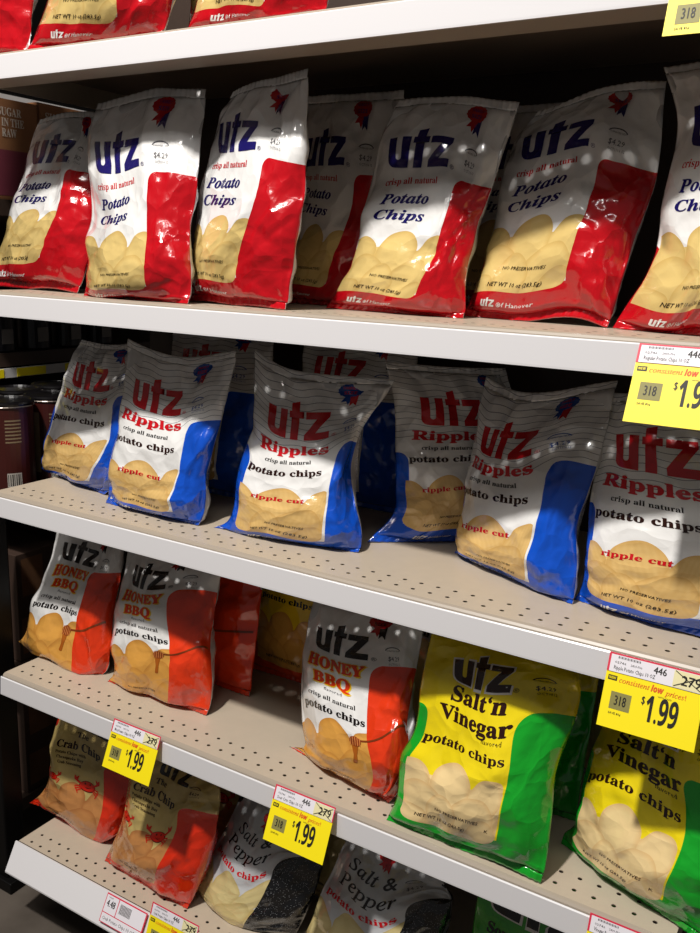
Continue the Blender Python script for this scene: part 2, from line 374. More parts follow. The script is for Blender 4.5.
def prG(key, pc):
    p = PR[key] = Print(key)
    p.text('Salt &', 'it', .20, .66, .775, .72, black, bold=.035, slant=.12); p.text('Pepper', 'it', .12, .66, .69, .72, black, bold=.035, slant=.12)
    p.text('potato chips', 'serif', .06, .61, .605, .46, pc, bold=.035, lay=2); small(p, brown, .34, .14, .22, True, .09, .2); p.ribbon(.52, .93, red, dred, .9); p.arc(.78, .80, grey, 'OCT1116 12')
prG('G', red); prG('K', black); PM['K'] = PM['G']; BM_['K'] = BM_['G']
p = PR['H'] = Print('H'); p.logo(.12, .72, .72, .90, black, edge=white); p.text('Sour Cream', 'serif', .12, .62, .62, .6, black, bold=.05); p.text('& Onion', 'serif', .18, .55, .54, .6, black, bold=.05)
for _m in list(MATS.values()):
    if _m.name.startswith(('ink_', 'film_')): foil_bump(_m.node_tree, _m.node_tree.nodes['Principled BSDF'])
# ------------------------------------------------------------ bags
ZS = {0: 11.8, 1: -2.7, 2: -16.7, 3: -30.65, 4: -45.2}
def vprof(v):
    v = np.clip(v, 0, 1)
    a = np.sin(np.pi*np.minimum(1, v/.3)/2)**.6; b = np.clip(1-(np.clip(v-.3, 0, 1)/.67)**1.8, 0, 1)
    return np.where(v < .3, a, b)
def bulge(u, v, T): return T*vprof(v)*np.clip(1-np.abs(2*u-1)**2.6, 0, 1)**.75
def tps_fit(P, Q, w, lam):
    P = np.asarray(P, float)*[.72, 1]; n = len(P)
    r2 = ((P[:, None]-P[None])**2).sum(-1); K = .5*r2*np.log(r2+1e-12)
    A = np.zeros((n+3, n+3)); A[:n, :n] = K+np.diag(lam/np.asarray(w)); A[:n, n] = 1; A[:n, n+1:] = P; A[n, :n] = 1; A[n+1:, :n] = P.T
    S = np.linalg.solve(A, np.vstack([Q, np.zeros((3, 2))]))
    def ev(u, v):
        p = np.stack([u*.72, v], -1).reshape(-1, 2); r2 = ((p[:, None]-P[None])**2).sum(-1)
        o = (.5*r2*np.log(r2+1e-12))@S[:n]+S[n]+p@S[n+1:]
        return o.reshape(np.shape(u)+(2,))
    return ev
def crumple(U, V, rng, amt):
    x, y = U*BW, V*BH; h = np.zeros_like(x)
    for k in range(58):
        cx = rng.uniform(0, BW) if k % 2 else rng.uniform(.58, 1)*BW; cy = rng.uniform(.0, 1)**1.3*BH; a = rng.uniform(0, math.pi)
        dx, dy = x-cx, y-cy; s = dx*math.cos(a)+dy*math.sin(a); d = -dx*math.sin(a)+dy*math.cos(a)
        L = rng.uniform(.9, 4.2); w = rng.uniform(.12, .75); A = rng.choice([-1, -1, 1])*rng.uniform(.04, .15)*min(1, w/.3+.25)*(1. if cx > .58*BW else .6)
        h += A*np.exp(-np.sqrt(d*d+.003)/w)*np.clip(1-(s/L)**2, 0, 1)**2
    mask = .45+.55*np.clip(np.maximum(np.abs(x-BW*.45)/BW*2.2-.35, np.maximum(1-y/4, (y-8.5)/4)), 0, 1)
    for cell, A in ((2.3, .16), (1.15, .085)):
        n = int(BW*BH/cell**2); c = rng.uniform(0, 1, (n, 2))*[BW, BH]; an = rng.uniform(0, math.pi); ca, sa = math.cos(an), math.sin(an)
        X1, Y1 = x*ca+y*sa, (y*ca-x*sa)*.6; C1, D1 = c[:, 0]*ca+c[:, 1]*sa, (c[:, 1]*ca-c[:, 0]*sa)*.6
        F1 = np.sqrt(((X1[..., None]-C1)**2+(Y1[..., None]-D1)**2).min(-1)+.01)/cell
        h += -A*2.2*(np.minimum(F1, .9)**1.4-.3)*mask
    for k in range(8):
        a = rng.uniform(0, 6.28); f = rng.uniform(.5, 1.5); h += .035*np.sin(f*(x*math.cos(a)+y*math.sin(a))+rng.uniform(0, 6.28))
    ph = rng.uniform(0, 6.28, 6)
    tri = lambda t: np.abs((t/math.pi) % 2-1)*2-1
    pk = tri(x*2.1+ph[0])*.6+tri(x*3.7+ph[1]+.3*y)*.4+tri(x*1.1+ph[2])*.5
    h += pk*(.17*np.exp(-y/1.3)+.20*np.exp(-(BH-y)/1.9))
    eg = tri(y*1.7+ph[3]+x*.5)*.6+tri(y*2.9+ph[4]-x*.4)*.5
    h += eg*.16*np.exp(-np.minimum(x, BW-x)/.9)*np.clip(y/2, 0, 1)
    fade = np.clip(np.minimum(V-.02, .98-V)/.03, 0, 1)*np.clip(np.minimum(U, 1-U)/.03+.3, 0, 1)
    return h*amt*fade
def make_bag(name, d, sh, base, lean, T, seed, label, group, pts=None, amt=1., size=(9., 12.2), warp=None, can=None):
    """base: two points of the bottom edge on the shelf (left, right)."""
    z = ZS[sh]; a = np.array([base[0][0], base[0][1], z]); b = np.array([base[1][0], base[1][1], z])
    ex = (b-a)/np.linalg.norm(b-a); nh = np.array([ex[1], -ex[0], 0]); th = math.radians(lean)
    up = -nh*math.sin(th)+np.array([0, 0, math.cos(th)]); nn = nh*math.cos(th)+np.array([0, 0, math.sin(th)])
    w0 = np.linalg.norm(b-a)
    if pts:
        P, Q, wt = [], [], []
        for k, px in pts.items():
            if k in ('BL', 'BR'): continue
            u, v = can[k] if k in can else k; v0 = ray(*px); c = a+nn*float(bulge(np.array(u), np.array(v), T)); t = (c@nn)/(v0@nn); q = v0*t-a
            P.append((u, v)); Q.append((q@ex, q@up)); wt.append(.35 if k in ('TL', 'TR') else 1.)
        for u in (0, .5, 1): P.append((u, 0)); Q.append((u*w0, 0)); wt.append(.7)
        ev = tps_fit(P, np.array(Q), wt, .004)
    else:
        def ev(u, v): return np.stack([w0/2+(u-.5)*(w0+(size[0]-w0)*v), v*size[1]], -1)
    rng = np.random.default_rng(seed)
    U, V = np.meshgrid(US, VS, indexing='ij')
    cr = crumple(U, V, rng, amt); cb = crumple(U, V, rng, amt)
    def surf(U, V, h):
        st = ev(U, V); p = a+ex*st[..., :1]+up*st[..., 1:]+nn*h[..., None]
        p[..., 2] = np.maximum(p[..., 2], z+.03); return p
    bl = bulge(U, V, T); Fr = surf(U, V, bl+cr+.02); Bk = surf(U, V, -bulge(U, V, T*.8)+cb-.02)
    Fr[:, [0, -1]] = (Fr[:, [0, -1]]+Bk[:, [0, -1]])/2; Bk[:, [0, -1]] = Fr[:, [0, -1]]
    Fr[[0, -1]] = (Fr[[0, -1]]+Bk[[0, -1]])/2; Bk[[0, -1]] = Fr[[0, -1]]
    nu, nv = U.shape; idx = np.arange(nu*nv).reshape(nu, nv); bi = idx+nu*nv
    bi[0] = idx[0]; bi[-1] = idx[-1]; bi[:, 0] = idx[:, 0]; bi[:, -1] = idx[:, -1]
    verts = [Fr.reshape(-1, 3), Bk.reshape(-1, 3)]; q = lambda M, fl: np.stack([M[:-1, :-1], M[1:, :-1], M[1:, 1:], M[:-1, 1:]][::-1 if fl else 1], -1).reshape(-1, 4)
    f1 = q(idx, False); f2 = q(bi, True)
    faces = f1.tolist()+f2.tolist(); mi = [0]*len(f1)+[1]*len(f2)
    UV = np.stack([U, V], -1).reshape(-1, 2); uvall = [UV, UV]
    pr = PR[d]; mats = [PM[d], BM_[d]]+pr.mats
    if pr.n:
        pv = np.array(pr.v); lay = np.array(pr.lay, float); u = np.clip(pv[:, 0]/BW, 0, .9999); v = np.clip(pv[:, 1]/BH, VS[0], VS[-1]-1e-5)
        i = np.clip(np.searchsorted(US, u, 'right')-1, 0, nu-2); j = np.clip(np.searchsorted(VS, v, 'right')-1, 0, nv-2)
        fu = ((u-US[i])/(US[i+1]-US[i]))[:, None]; fv = ((v-VS[j])/(VS[j+1]-VS[j]))[:, None]
        A, B, C, D = Fr[i, j], Fr[i+1, j], Fr[i+1, j+1], Fr[i, j+1]
        pos = A*(1-fu)*(1-fv)+B*fu*(1-fv)+C*fu*fv+D*(1-fu)*fv
        nr = np.cross(B-A+C-D, D-A+C-B); nr /= np.linalg.norm(nr, axis=1)[:, None]+1e-9
        # smooth vertex normals over the film so the ink sits evenly
        pos = pos+nr*(.012+.006*lay)[:, None]
        off = 2*nu*nv; verts.append(pos); uvall.append(np.stack([u, v], -1))
        faces += [[k+off for k in f] for f in pr.f]; mi += [k+2 for k in pr.mi]
    vv = WA(np.concatenate(verts)); uvs = np.concatenate(uvall)
    org = Vector(W((a+b)/2)); vv = vv-np.array(org)
    me = bpy.data.meshes.new(name); me.from_pydata(vv.tolist(), [], faces)
    for mm in mats: me.materials.append(mm)
    me.polygons.foreach_set('material_index', mi); me.polygons.foreach_set('use_smooth', [True]*len(faces))
    ul = me.uv_layers.new(name='UVMap'); li = np.zeros(len(me.loops), dtype=np.int64); me.loops.foreach_get('vertex_index', li)
    ul.data.foreach_set('uv', uvs[li].reshape(-1)); me.update()
    bm = bmesh.new(); bm.from_mesh(me); loose = [v for v in bm.verts if not v.link_faces]; bmesh.ops.delete(bm, geom=loose, context='VERTS'); bm.to_mesh(me); bm.free()
    o = bpy.data.objects.new('chip_bag', me); COL.objects.link(o); o.location = org; tag(o, label, 'bag', group)
    bpy.context.view_layer.update()
    for nm, v0, v1, row in (('bottom_seal', .0, .034, 0), ('top_seal', .966, 1.0, -1)):
        vs_ = np.linspace(v0, v1, 5); n2 = 91; uu = np.linspace(0.004, .996, n2); u2, v2 = np.meshgrid(uu, vs_, indexing='ij')
        rip = .018*np.sign(np.sin(u2*BW*14))+.05*np.sin(u2*7+seed)+.03*np.sin(u2*17+seed*2)*(v2-v0)/.034
        zz = np.zeros((2, n2, 5, 3)); zz[0] = surf(u2, v2, rip+.02); zz[1] = surf(u2, v2, rip-.02)
        if row == 0: zz[..., 2] = np.maximum(zz[..., 2], z+.02); zz[1, ..., 2] += .0
        k = np.arange(n2*5).reshape(n2, 5); fs = q(k, False).tolist()+q(k+n2*5, True).tolist()
        rim = list(k[:, 0])+list(k[-1, 1:])+list(k[:-1, -1][::-1])+list(k[0, 1:-1][::-1])
        fs += [[rim[i-1], rim[i-1]+n2*5, rim[i]+n2*5, rim[i]] for i in range(len(rim))]
        m2 = bpy.data.meshes.new(nm); m2.from_pydata((WA(zz.reshape(-1, 3))-np.array(org)).tolist(), [], fs)
        m2.materials.append(PM[d]); m2.materials.append(BM_['A'] if d in 'ABC' else BM_[d]); m2.polygons.foreach_set('material_index', [0]*(len(fs)//2-20)+[1]*(len(fs)-len(fs)//2+20) if False else [0]*((n2-1)*4)+[1]*(len(fs)-(n2-1)*4))
        m2.polygons.foreach_set('use_smooth', [True]*len(fs))
        ul = m2.uv_layers.new(name='UVMap'); li = np.zeros(len(m2.loops), dtype=np.int64); m2.loops.foreach_get('vertex_index', li)
        uq = np.tile(np.stack([u2, v2], -1).reshape(-1, 2), (2, 1)); ul.data.foreach_set('uv', uq[li].reshape(-1)); m2.update()
        so = bpy.data.objects.new(nm, m2); COL.objects.link(so); so.parent = o
    return o
# canonical uv landmarks
CAN={
'A':dict(BL=(0,0),BR=(1,0),TL=(0,1),TR=(1,1),l1=(.13,.81),l2=(.12,.68),l3=(.53,.68),l4=(.54,.81),c1=(.13,.625),c2=(.48,.625),p1=(.14,.555),p2=(.43,.555),q1=(.12,.485),q2=(.42,.485),n1=(.22,.185),n2=(.50,.185),w1=(.15,.125),w2=(.52,.125),pb=(.62,.10),pa=(.03,.10),rt=(.66,.665),rr=(.98,.665),u1=(.15,.045)),
'B':dict(BL=(0,0),BR=(1,0),TL=(0,1),TR=(1,1),l1=(.16,.84),l2=(.15,.70),l3=(.59,.70),l4=(.60,.84),r1=(.10,.625),r2=(.60,.625),c1=(.17,.575),c2=(.50,.575),p1=(.08,.51),p2=(.57,.51),k1=(.16,.35),k2=(.46,.35),n1=(.30,.17),n2=(.53,.17),w1=(.20,.12),w2=(.52,.12),pa=(.07,.09),pb=(.62,.09),rt=(.70,.62),rr=(.98,.62)),
'C':dict(BL=(0,0),BR=(1,0),TL=(0,1),TR=(1,1),l1=(.16,.86),l2=(.15,.74),l3=(.55,.74),l4=(.56,.86),h1=(.12,.66),h2=(.55,.66),b1=(.17,.59),b2=(.46,.59),c1=(.13,.51),c2=(.50,.51),p1=(.08,.455),p2=(.57,.455),d1=(.49,.33),d2=(.96,.39),n1=(.20,.10),n2=(.48,.10),rt=(.61,.72),ob=(.57,.05),rr=(.97,.72)),
'E':dict(BL=(0,0),BR=(1,0),TL=(0,1),TR=(1,1),l1=(.20,.83),l2=(.19,.71),l3=(.60,.71),l4=(.61,.83),s1=(.20,.65),s2=(.62,.65),v1=(.12,.58),v2=(.66,.58),p1=(.06,.49),p2=(.64,.49),n1=(.24,.17),n2=(.55,.17),w1=(.12,.12),w2=(.54,.12),pa=(.05,.08),pb=(.66,.08),rt=(.72,.63)),
'F':dict(BL=(0,0),BR=(1,0),TL=(0,1),TR=(1,1),t1=(.30,.74),t2=(.44,.74),c1=(.12,.66),c2=(.58,.66),k=(.45,.43),j=(.06,.44),rt=(.66,.58),ob=(.62,.08)),
'G':dict(BL=(0,0),BR=(1,0),TL=(0,1),TR=(1,1),s1=(.20,.79),s2=(.66,.79),v1=(.12,.71),v2=(.66,.71),p1=(.06,.60),p2=(.61,.60),n1=(.34,.14),n2=(.56,.14),bk=(.66,.60),bb=(.62,.15)),
}
# name: design, shelf, lean(deg), thickness, landmarks
BAGS={
'A1':('A',1,14,1.55,dict(BL=(-14,281),BR=(77,298),TL=(40,120),TR=(100,112),l1=(35.5,141),l2=(33,164.5),l3=(68,162),l4=(79,141),c1=(24,179),c2=(60,174),p1=(19,191.5),p2=(50,188),q1=(13,202.6),q2=(46,201.5),n1=(7,246.6),n2=(32,246),w2=(27,258),pb=(42,262),rt=(70,170))),
'A2':('A',1,14,1.55,dict(BL=(83,294),BR=(188,303.4),TL=(98,104),TR=(206,89),l1=(96,142),l2=(97.5,171),l3=(140.4,166),l4=(141.8,138),c1=(97,191),c2=(135,184),p1=(101.5,209),p2=(129.7,202),q1=(100,224),q2=(127.6,219.5),n1=(102,276),n2=(130,274.5),w1=(95,288),w2=(130,288.4),pb=(146,289),rt=(157,173),rr=(194,176))),
'A3':('A',1,8,1.4,dict(BL=(190.7,298.6),BR=(286,308),TL=(235,93),TR=(308,68),l1=(220,123),l2=(219.4,152.5),l3=(255.6,148.5),l4=(260.4,121),c1=(210.8,170),c2=(247.8,168),p1=(206.8,187),p2=(241,186.5),q1=(203.6,204.8),q2=(235.5,204.8),n1=(202,262.4),n2=(223,263),w1=(194.7,275),w2=(220.8,277.7),pb=(235,281),rt=(268,157.5),rr=(302,165))),
'A4':('A',1,12,1.4,dict(BL=(272,297),BR=(352,306),TL=(305,97),TR=(405,90),l3=(341.4,163),l4=(345.7,135.7),c2=(336.6,182),p2=(331,198.6),q2=(326,215.7),n2=(318,269),w2=(315,282.5),rt=(359,175))),
'A5':('A',1,14,1.55,dict(BL=(325.7,305.7),BR=(464,317),TL=(400,100),TR=(520,102),l1=(391.4,138.6),l2=(388.6,165.7),l3=(445.7,165),l4=(455,136.6),c1=(383.4,187),c2=(437.7,185),p1=(379.4,203.7),p2=(429,203),q1=(374,219.4),q2=(422,220.6),n1=(370,275.7),n2=(406.6,281),w1=(353.7,287),w2=(400,295),pb=(417,300),rt=(460,180),rr=(488,188))),
'A6':('A',1,16,1.55,dict(BL=(463.4,311),BR=(607.4,323),TL=(539,112),TR=(665.7,80),l1=(525,137),l2=(521.7,158),l3=(586.8,144),l4=(597,119),c1=(516.6,180),c2=(576.6,162.8),p1=(511.4,196.4),p2=(565.6,178.3),q1=(508,213),q2=(558.7,198.8),n1=(502.9,269),n2=(544,267.4),w1=(488,286),w2=(538,284.5),pb=(566,283),rt=(605,160),rr=(653.7,171))),
'A7':('A',1,12,1.55,dict(BL=(611,324),BR=(762,341),TL=(662,68),TR=(790,58),l1=(697,106),l2=(693,146),c1=(681,171.4),p1=(679.4,192),q1=(674,211),n1=(684.5,289.7),w1=(659,306.8),pa=(631.4,302),u1=(650,325.7))),
'B1':('B',2,14,1.2,dict(BL=(41.4,472),BR=(104,503),TL=(82,340),TR=(136,342),l1=(75.7,361),l2=(70.9,384),l3=(108.6,391),l4=(111,368.6),r1=(63,397),r2=(105,405.7),c1=(63,407),c2=(95,413.7),p1=(54,420),p2=(103.4,428),k1=(52,442),k2=(85.7,448.6),n1=(60.6,464),n2=(81.4,467.7),w2=(77,480),pa=(44,470),pb=(86,482),rt=(119,396))),
'B2':('B',2,12,1.35,dict(BL=(106,503),BR=(198.6,526),TL=(128,338),TR=(237,350),l1=(137,378.6),l2=(134,403),l3=(178.6,415),l4=(182,390),r1=(121.4,418.6),r2=(180.6,431.4),c1=(122.9,428),c2=(168,440),p1=(117.7,440),p2=(173,454),k1=(120,470),k2=(158.6,481.4),n1=(130.9,494),n2=(155.7,500),w1=(122.9,500),w2=(152.9,509),pb=(171.4,512.9),pa=(111.4,495.7),rt=(191,423),rr=(218,420))),
'B3':('B',2,14,1.6,dict(BL=(212.7,527),BR=(359,553),TL=(254.8,348),TR=(397,380),l1=(271,403.8),l2=(268.4,428),l3=(325.4,437.7),l4=(330.8,411),r1=(263,450),r2=(326,455.4),c1=(265.6,459.4),c2=(311,463.5),p1=(246.6,469),p2=(320.7,477),k1=(251,496),k2=(304.5,504),n1=(265,522),n2=(302,528.7),w1=(252,529),w2=(298,539.5),pa=(235.8,528),pb=(320,543),rt=(346,442))),
'B4':('B',2,14,1.5,dict(BL=(364,542.9),BR=(505,541),TL=(383,361),TR=(505,368),l1=(421.4,397),l2=(420.6,425),l3=(485.7,426),r1=(412,440),c1=(420.9,450),p1=(409.4,462.9),k1=(422,492.9),n1=(440,517.7),w1=(422,528.6),pa=(403,522.9))),
'B5':('B',2,14,1.55,dict(BL=(454.9,553),BR=(572,605),TL=(486.4,375),TR=(618,380),l1=(487,427),l2=(480,450),l3=(527,455.8),l4=(539.6,428.7),r1=(469.7,465.9),r2=(532,475),c1=(466,478.9),c2=(517,488),p1=(463,493.7),p2=(528,506),k1=(461,527),k2=(509.5,538.3),n1=(478,555.8),n2=(508,565.4),pb=(523.6,582.9),rt=(555,460),rr=(592,466))),
'B6':('B',2,12,1.3,dict(BL=(573.7,596),BR=(735,643),TL=(607,392),TR=(765,400),l1=(618,434),l2=(614.6,465.9),r1=(600,484),c1=(608.3,501),c2=(685,514),p1=(594,516),p2=(705,534),k1=(600.5,555),k2=(674,568),n1=(621,588.5),n2=(668.5,601.5),w1=(601.6,595.9),w2=(664.7,614.5),pa=(588.6,590),pb=(694.5,620))),
'C1':('C',3,14,1.5,dict(BL=(17,656),BR=(103,691.4),TL=(60,520),TR=(124,532),l1=(65,542),l2=(62.4,557),l3=(93,567.3),l4=(100,551.5),h1=(52,576.6),h2=(87.4,581),b1=(53,585),b2=(77,591),c1=(40.5,596.7),c2=(76,605),p1=(34,605),p2=(75.4,616),n1=(31,655.4),n2=(58,664),d1=(65,632),d2=(106,622),ob=(71,679))),
'C2':('C',3,12,1.55,dict(BL=(107,681),BR=(206.7,716),TL=(130,535),TR=(228,548),l1=(134.7,564.6),l2=(133,583.4),l3=(161,590),l4=(168,571.4),h1=(122.4,599.5),h2=(161,603),b1=(125,612.6),b2=(149.8,617),c1=(119,622.8),c2=(159.4,633),p1=(114.8,632.4),p2=(168,646),d1=(159,655),d2=(207,644),n1=(128.6,687),n2=(154,692),rt=(177,589),ob=(168,703),rr=(212.5,592))),
'C3':('C',3,14,1.6,dict(BL=(289.6,746),BR=(389,803),TL=(318,585),TR=(425,615),l1=(319.3,626.9),l2=(317.4,645.4),l3=(363.9,660.3),l4=(371,636),h1=(309,662),h2=(361,677),b1=(315.6,679),b2=(348,693),c1=(308,692),c2=(355,711),p1=(304,703),p2=(365,729),d1=(357,742),d2=(406,721),n1=(323,766),n2=(350.9,779),rt=(381,666),ob=(368,792),rr=(412,668))),
'E1':('E',3,16,1.65,dict(BL=(386.4,819),BR=(541.5,884.5),TL=(434,622),TR=(580,662),l1=(457,659.4),l2=(455.4,679),l3=(509.7,690.7),l4=(516,667.7),s1=(449,698.9),s2=(504.7,715),v1=(438,713.7),v2=(509,735),p1=(422.6,740),p2=(506.4,766),n1=(435,808),n2=(476.8,823.7),w1=(415,815.5),w2=(470,837),pa=(398,813.9),pb=(493,846),rt=(534,712))),
'E2':('E',3,16,1.65,dict(BL=(561.7,844),BR=(702,945),TL=(640,655),TR=(770,690),s1=(617.7,740.6),s2=(676,768),v1=(606,752),v2=(681.7,789.7),p1=(589,778.3),p2=(679.9,822.9),n1=(600.6,852.6),n2=(641.7,878),w1=(584.6,854.9),w2=(635.5,890),pa=(567.4,834.3),pb=(658.9,903))),
'F1':('F',4,12,1.5,dict(BL=(30,817),BR=(108,852),TL=(62,705),TR=(138,725),t1=(78,736),t2=(87.4,740.5),c1=(57,745),c2=(98.7,761.7),k=(89.8,785.7),j=(51.4,773.7),rt=(106,770),ob=(90,843))),
'F2':('F',4,14,1.55,dict(BL=(104,861),BR=(187,910),TL=(143,748),TR=(222,775),t1=(156,782),t2=(167,786),c1=(133,788),c2=(174.9,809.7),k=(157,838.9),j=(125,813),rt=(182,808),ob=(151,886))),
'G1':('G',4,16,1.5,dict(BL=(188,905),BR=(292,965),TL=(246,782),TR=(325,815),s1=(240.4,826),v1=(231.4,836),v2=(268.7,857.4),p1=(216.8,849),p2=(263.6,882),n1=(210.9,906),n2=(232.7,925.6),bk=(279,862))),
'G2':('G',4,16,1.5,dict(BL=(296,950),BR=(402,1010),TL=(352,832),TR=(440,866),s1=(350,861),s2=(398,886),v1=(340,879.4),v2=(395,904),p1=(325,892),p2=(394.6,929.7),bk=(412,902))),
'A8':('A',0,12,1.55,dict(BL=(24,47.5),BR=(160,31),n1=(65,2.5),n2=(101,2.5),w1=(52.5,19),w2=(102.5,19),u1=(52.5,38),pa=(40,24),pb=(117.5,22))),
'A9':('A',0,12,1.2,dict(BL=(182.5,27.5),BR=(325,10),w1=(215,2.5),u1=(212.5,22.5),pb=(262.5,5))),
}
RW='red and white potato chip bags'; BWG='blue and white ripple chip bags'; OG='orange honey barbecue chip bags'
LABEL={
'A1':('leftmost red and white chip bag, in front of the sugar cartons',RW),
'A2':('red and white bag facing straight out, second from left on the second row',RW),
'A3':('narrow upright red and white bag showing its pale side, tallest on its row',RW),
'A4':('shaded red and white bag standing behind the narrow upright one',RW),
'A5':('red and white chip bag in the middle of its row, leaning right',RW),
'A6':('widest red and white bag, top edge rising to the right, left of the rightmost',RW),
'A7':('rightmost red and white bag, cut off by the edge of the picture',RW),
'B1':('leftmost blue and white ripple bag, beside the dark tins',BWG),
'B2':('blue and white ripple bag second from left, overlapping the leftmost one',BWG),
'B3':('blue and white ripple bag pinched at the waist with flared corners',BWG),
'B4':('blue and white ripple bag set back and turned, right of the pinched one',BWG),
'B5':('blue and white ripple bag leaning left, overlapping the one set back',BWG),
'B6':('rightmost blue and white ripple bag, under the yellow tag',BWG),
'C1':('leftmost orange and white honey barbecue bag',OG),
'C2':('orange and white honey barbecue bag, second from left, whole honey dipper in view',OG),
'C3':('orange and white honey barbecue bag standing next to the yellow and green bag',OG),
'E1':('yellow and green vinegar chip bag seen whole, in the middle','yellow and green vinegar chip bags'),
'E2':('yellow and green vinegar chip bag at the right, behind the yellow tag','yellow and green vinegar chip bags'),
'F1':('left gold bag with red crabs on the lowest shelf','gold crab chip bags'),
'F2':('right gold bag with red crabs, its red corner over the shelf edge','gold crab chip bags'),
'G1':('silver and black salt and pepper bag, beside the right gold crab bag','silver and black pepper chip bags'),
'G2':('silver and black salt and pepper bag at the bottom centre','silver and black pepper chip bags'),
'A8':('left whole red and white bag on the highest shelf',RW),
'A9':('red and white bag on the highest shelf, right of the left whole one',RW),
}
BACK=[ # design shelf cx cy yaw lean T seed label group
('A',0,-52.5,39.6,2,10,1.2,71,'red bag at the top left corner, cut by the picture edge',RW,8.6),
('A',0,-17.4,40.6,4,12,1.2,72,'rightmost red bag on the highest shelf, only its foot in view',RW,8.4),
('A',0,-35.2,44.6,0,8,1.1,73,'bag at the back of the highest shelf, glimpsed between two red ones',RW,8.6),
('A',1,-19.2,50.0,-4,10,1.1,74,'shaded red and white bag at the back, between the middle and creased ones',RW,8.6),
('B',2,-40.2,47.4,2,8,1.1,75,'shaded blue bag at the back, left of the pinched one',BWG,8.6),
('B',2,-30.6,51.0,2,5,1.1,76,'shaded blue bag at the back, right of the pinched one',BWG,8.6),
('C',3,-39.3,45.8,0,8,1.1,77,'orange bag at the back with a dipper handle, right of the second one',OG,8.6),
('D',3,-33.2,49.6,2,8,1.0,78,'yellow and orange barbecue bag at the back, behind the third orange bag','',9.0),
('K',3,-20.6,47.2,0,8,1.1,79,'dark pepper bag at the back, between the orange and the yellow-green bag','',8.6),
('E',3,-15.2,44.6,2,10,1.0,80,'shaded green bag directly behind the yellow and green one seen whole','yellow and green vinegar chip bags',8.6),
('G',3,-8.8,50.0,0,8,1.1,81,'dark bag at the back between the two yellow and green ones','',8.6),
('F',4,-37.2,46.2,0,8,1.1,82,'dark red bag at the back, between the right gold bag and the left silver one','',8.6),
('G',4,-28.0,46.4,0,8,1.1,83,'black-sided pepper bag in the shade behind the two silver ones','',8.6),
('H',4,-11.2,41.0,0,12,1.2,84,'bright green bag with black letters at the bottom edge of the picture','',9.0),
]

EXTRA={
'A8':{(0,1.):(45,-165),(1,1.):(172,-180),(1,.5):(168,-70)},
'A9':{(0,1.):(215,-185),(1,1.):(340,-195),(0,.5):(200,-75),(1,.5):(333,-88)},
'B3':{(.5,1.):(316,373),(0,.58):(249,434),(0,.38):(236,482),(1,.68):(360,430),(1,.52):(350,465),(1,.32):(354,503)},
'A2':{(.5,1.):(156,88),(0,.7):(89,165),(0,.4):(86,235),(1,.4):(189,235)},
'A3':{(0,.5):(197,200),(0,.25):(192,262)},
'A5':{(0,.55):(364,208),(1,.45):(478,222),(1,.2):(465,280)},
'A6':{(0,.55):(499,190),(1,.4):(635,235),(1,.2):(620,285)},
'B1':{(0,.6):(58,395),(0,.35):(44,445)},
'B2':{(0,.6):(119,415),(0,.35):(108,470),(1,.35):(206,475)},
'B5':{(0,.38):(461,520),(1,.4):(578,520)},
'B6':{(0,.75):(600,457),(0,.42):(588,538)},
'C2':{(0,.4):(113,647),(1,.4):(208,655)},
'C3':{(0,.4):(301,722),(1,.4):(404,735)},
'E1':{(0,.4):(400,752),(0,.68):(419,688),(1,.4):(556,770)},
'E2':{(0,.5):(583,775),(0,.68):(597,738)},
}
def lm(n, y0, y1):              # bottom edge where the two picked sight lines cross the shelf, at set depths
    L = BAGS[n][4]; z = ZS[BAGS[n][1]]
    def at(px, y): v = ray(*px); return (v[0]*y/v[1], y)
    return at(L['BL'], y0), at(L['BR'], y1)
DEPTH = {'B1': (45.0, 42.4), 'B6': (42.8, 41.2), 'C1': (42.4, 42.2), 'F1': (42.4, 42.8), 'G1': (42.6, 42.2), 'A1': (43.0, 41.4), 'A2': (39.6, 38.9), 'A3': (41.2, 39.6), 'A4': (46.5, 46), 'A5': (43.6, 42.8), 'A6': (44.8, 43.2), 'A7': (43, 41.2),
         'A8': (39.6, 39.4), 'A9': (39.6, 39.4)}
for i, n in enumerate(BAGS):
    d, sh, lean, T, L = BAGS[n]
    if n in DEPTH: base = lm(n, *DEPTH[n])
    else: base = tuple(tuple(onz(*L[k], ZS[sh])[:2]) for k in ('BL', 'BR'))
    make_bag(n, d, sh, base, lean, T, 11+i, LABEL[n][0], LABEL[n][1], {**L, **EXTRA.get(n, {})}, can=CAN[d])
def plain(d, sh, cx, cy, yaw, lean, T, seed, label, group, w=8.6, size=(9., 12.2)):
    c, s = math.cos(math.radians(yaw)), math.sin(math.radians(yaw))
    make_bag('b', d, sh, ((cx-c*w/2, cy-s*w/2), (cx+c*w/2, cy+s*w/2)), lean, T, seed, label, group, size=size)
for a in BACK: plain(*a)
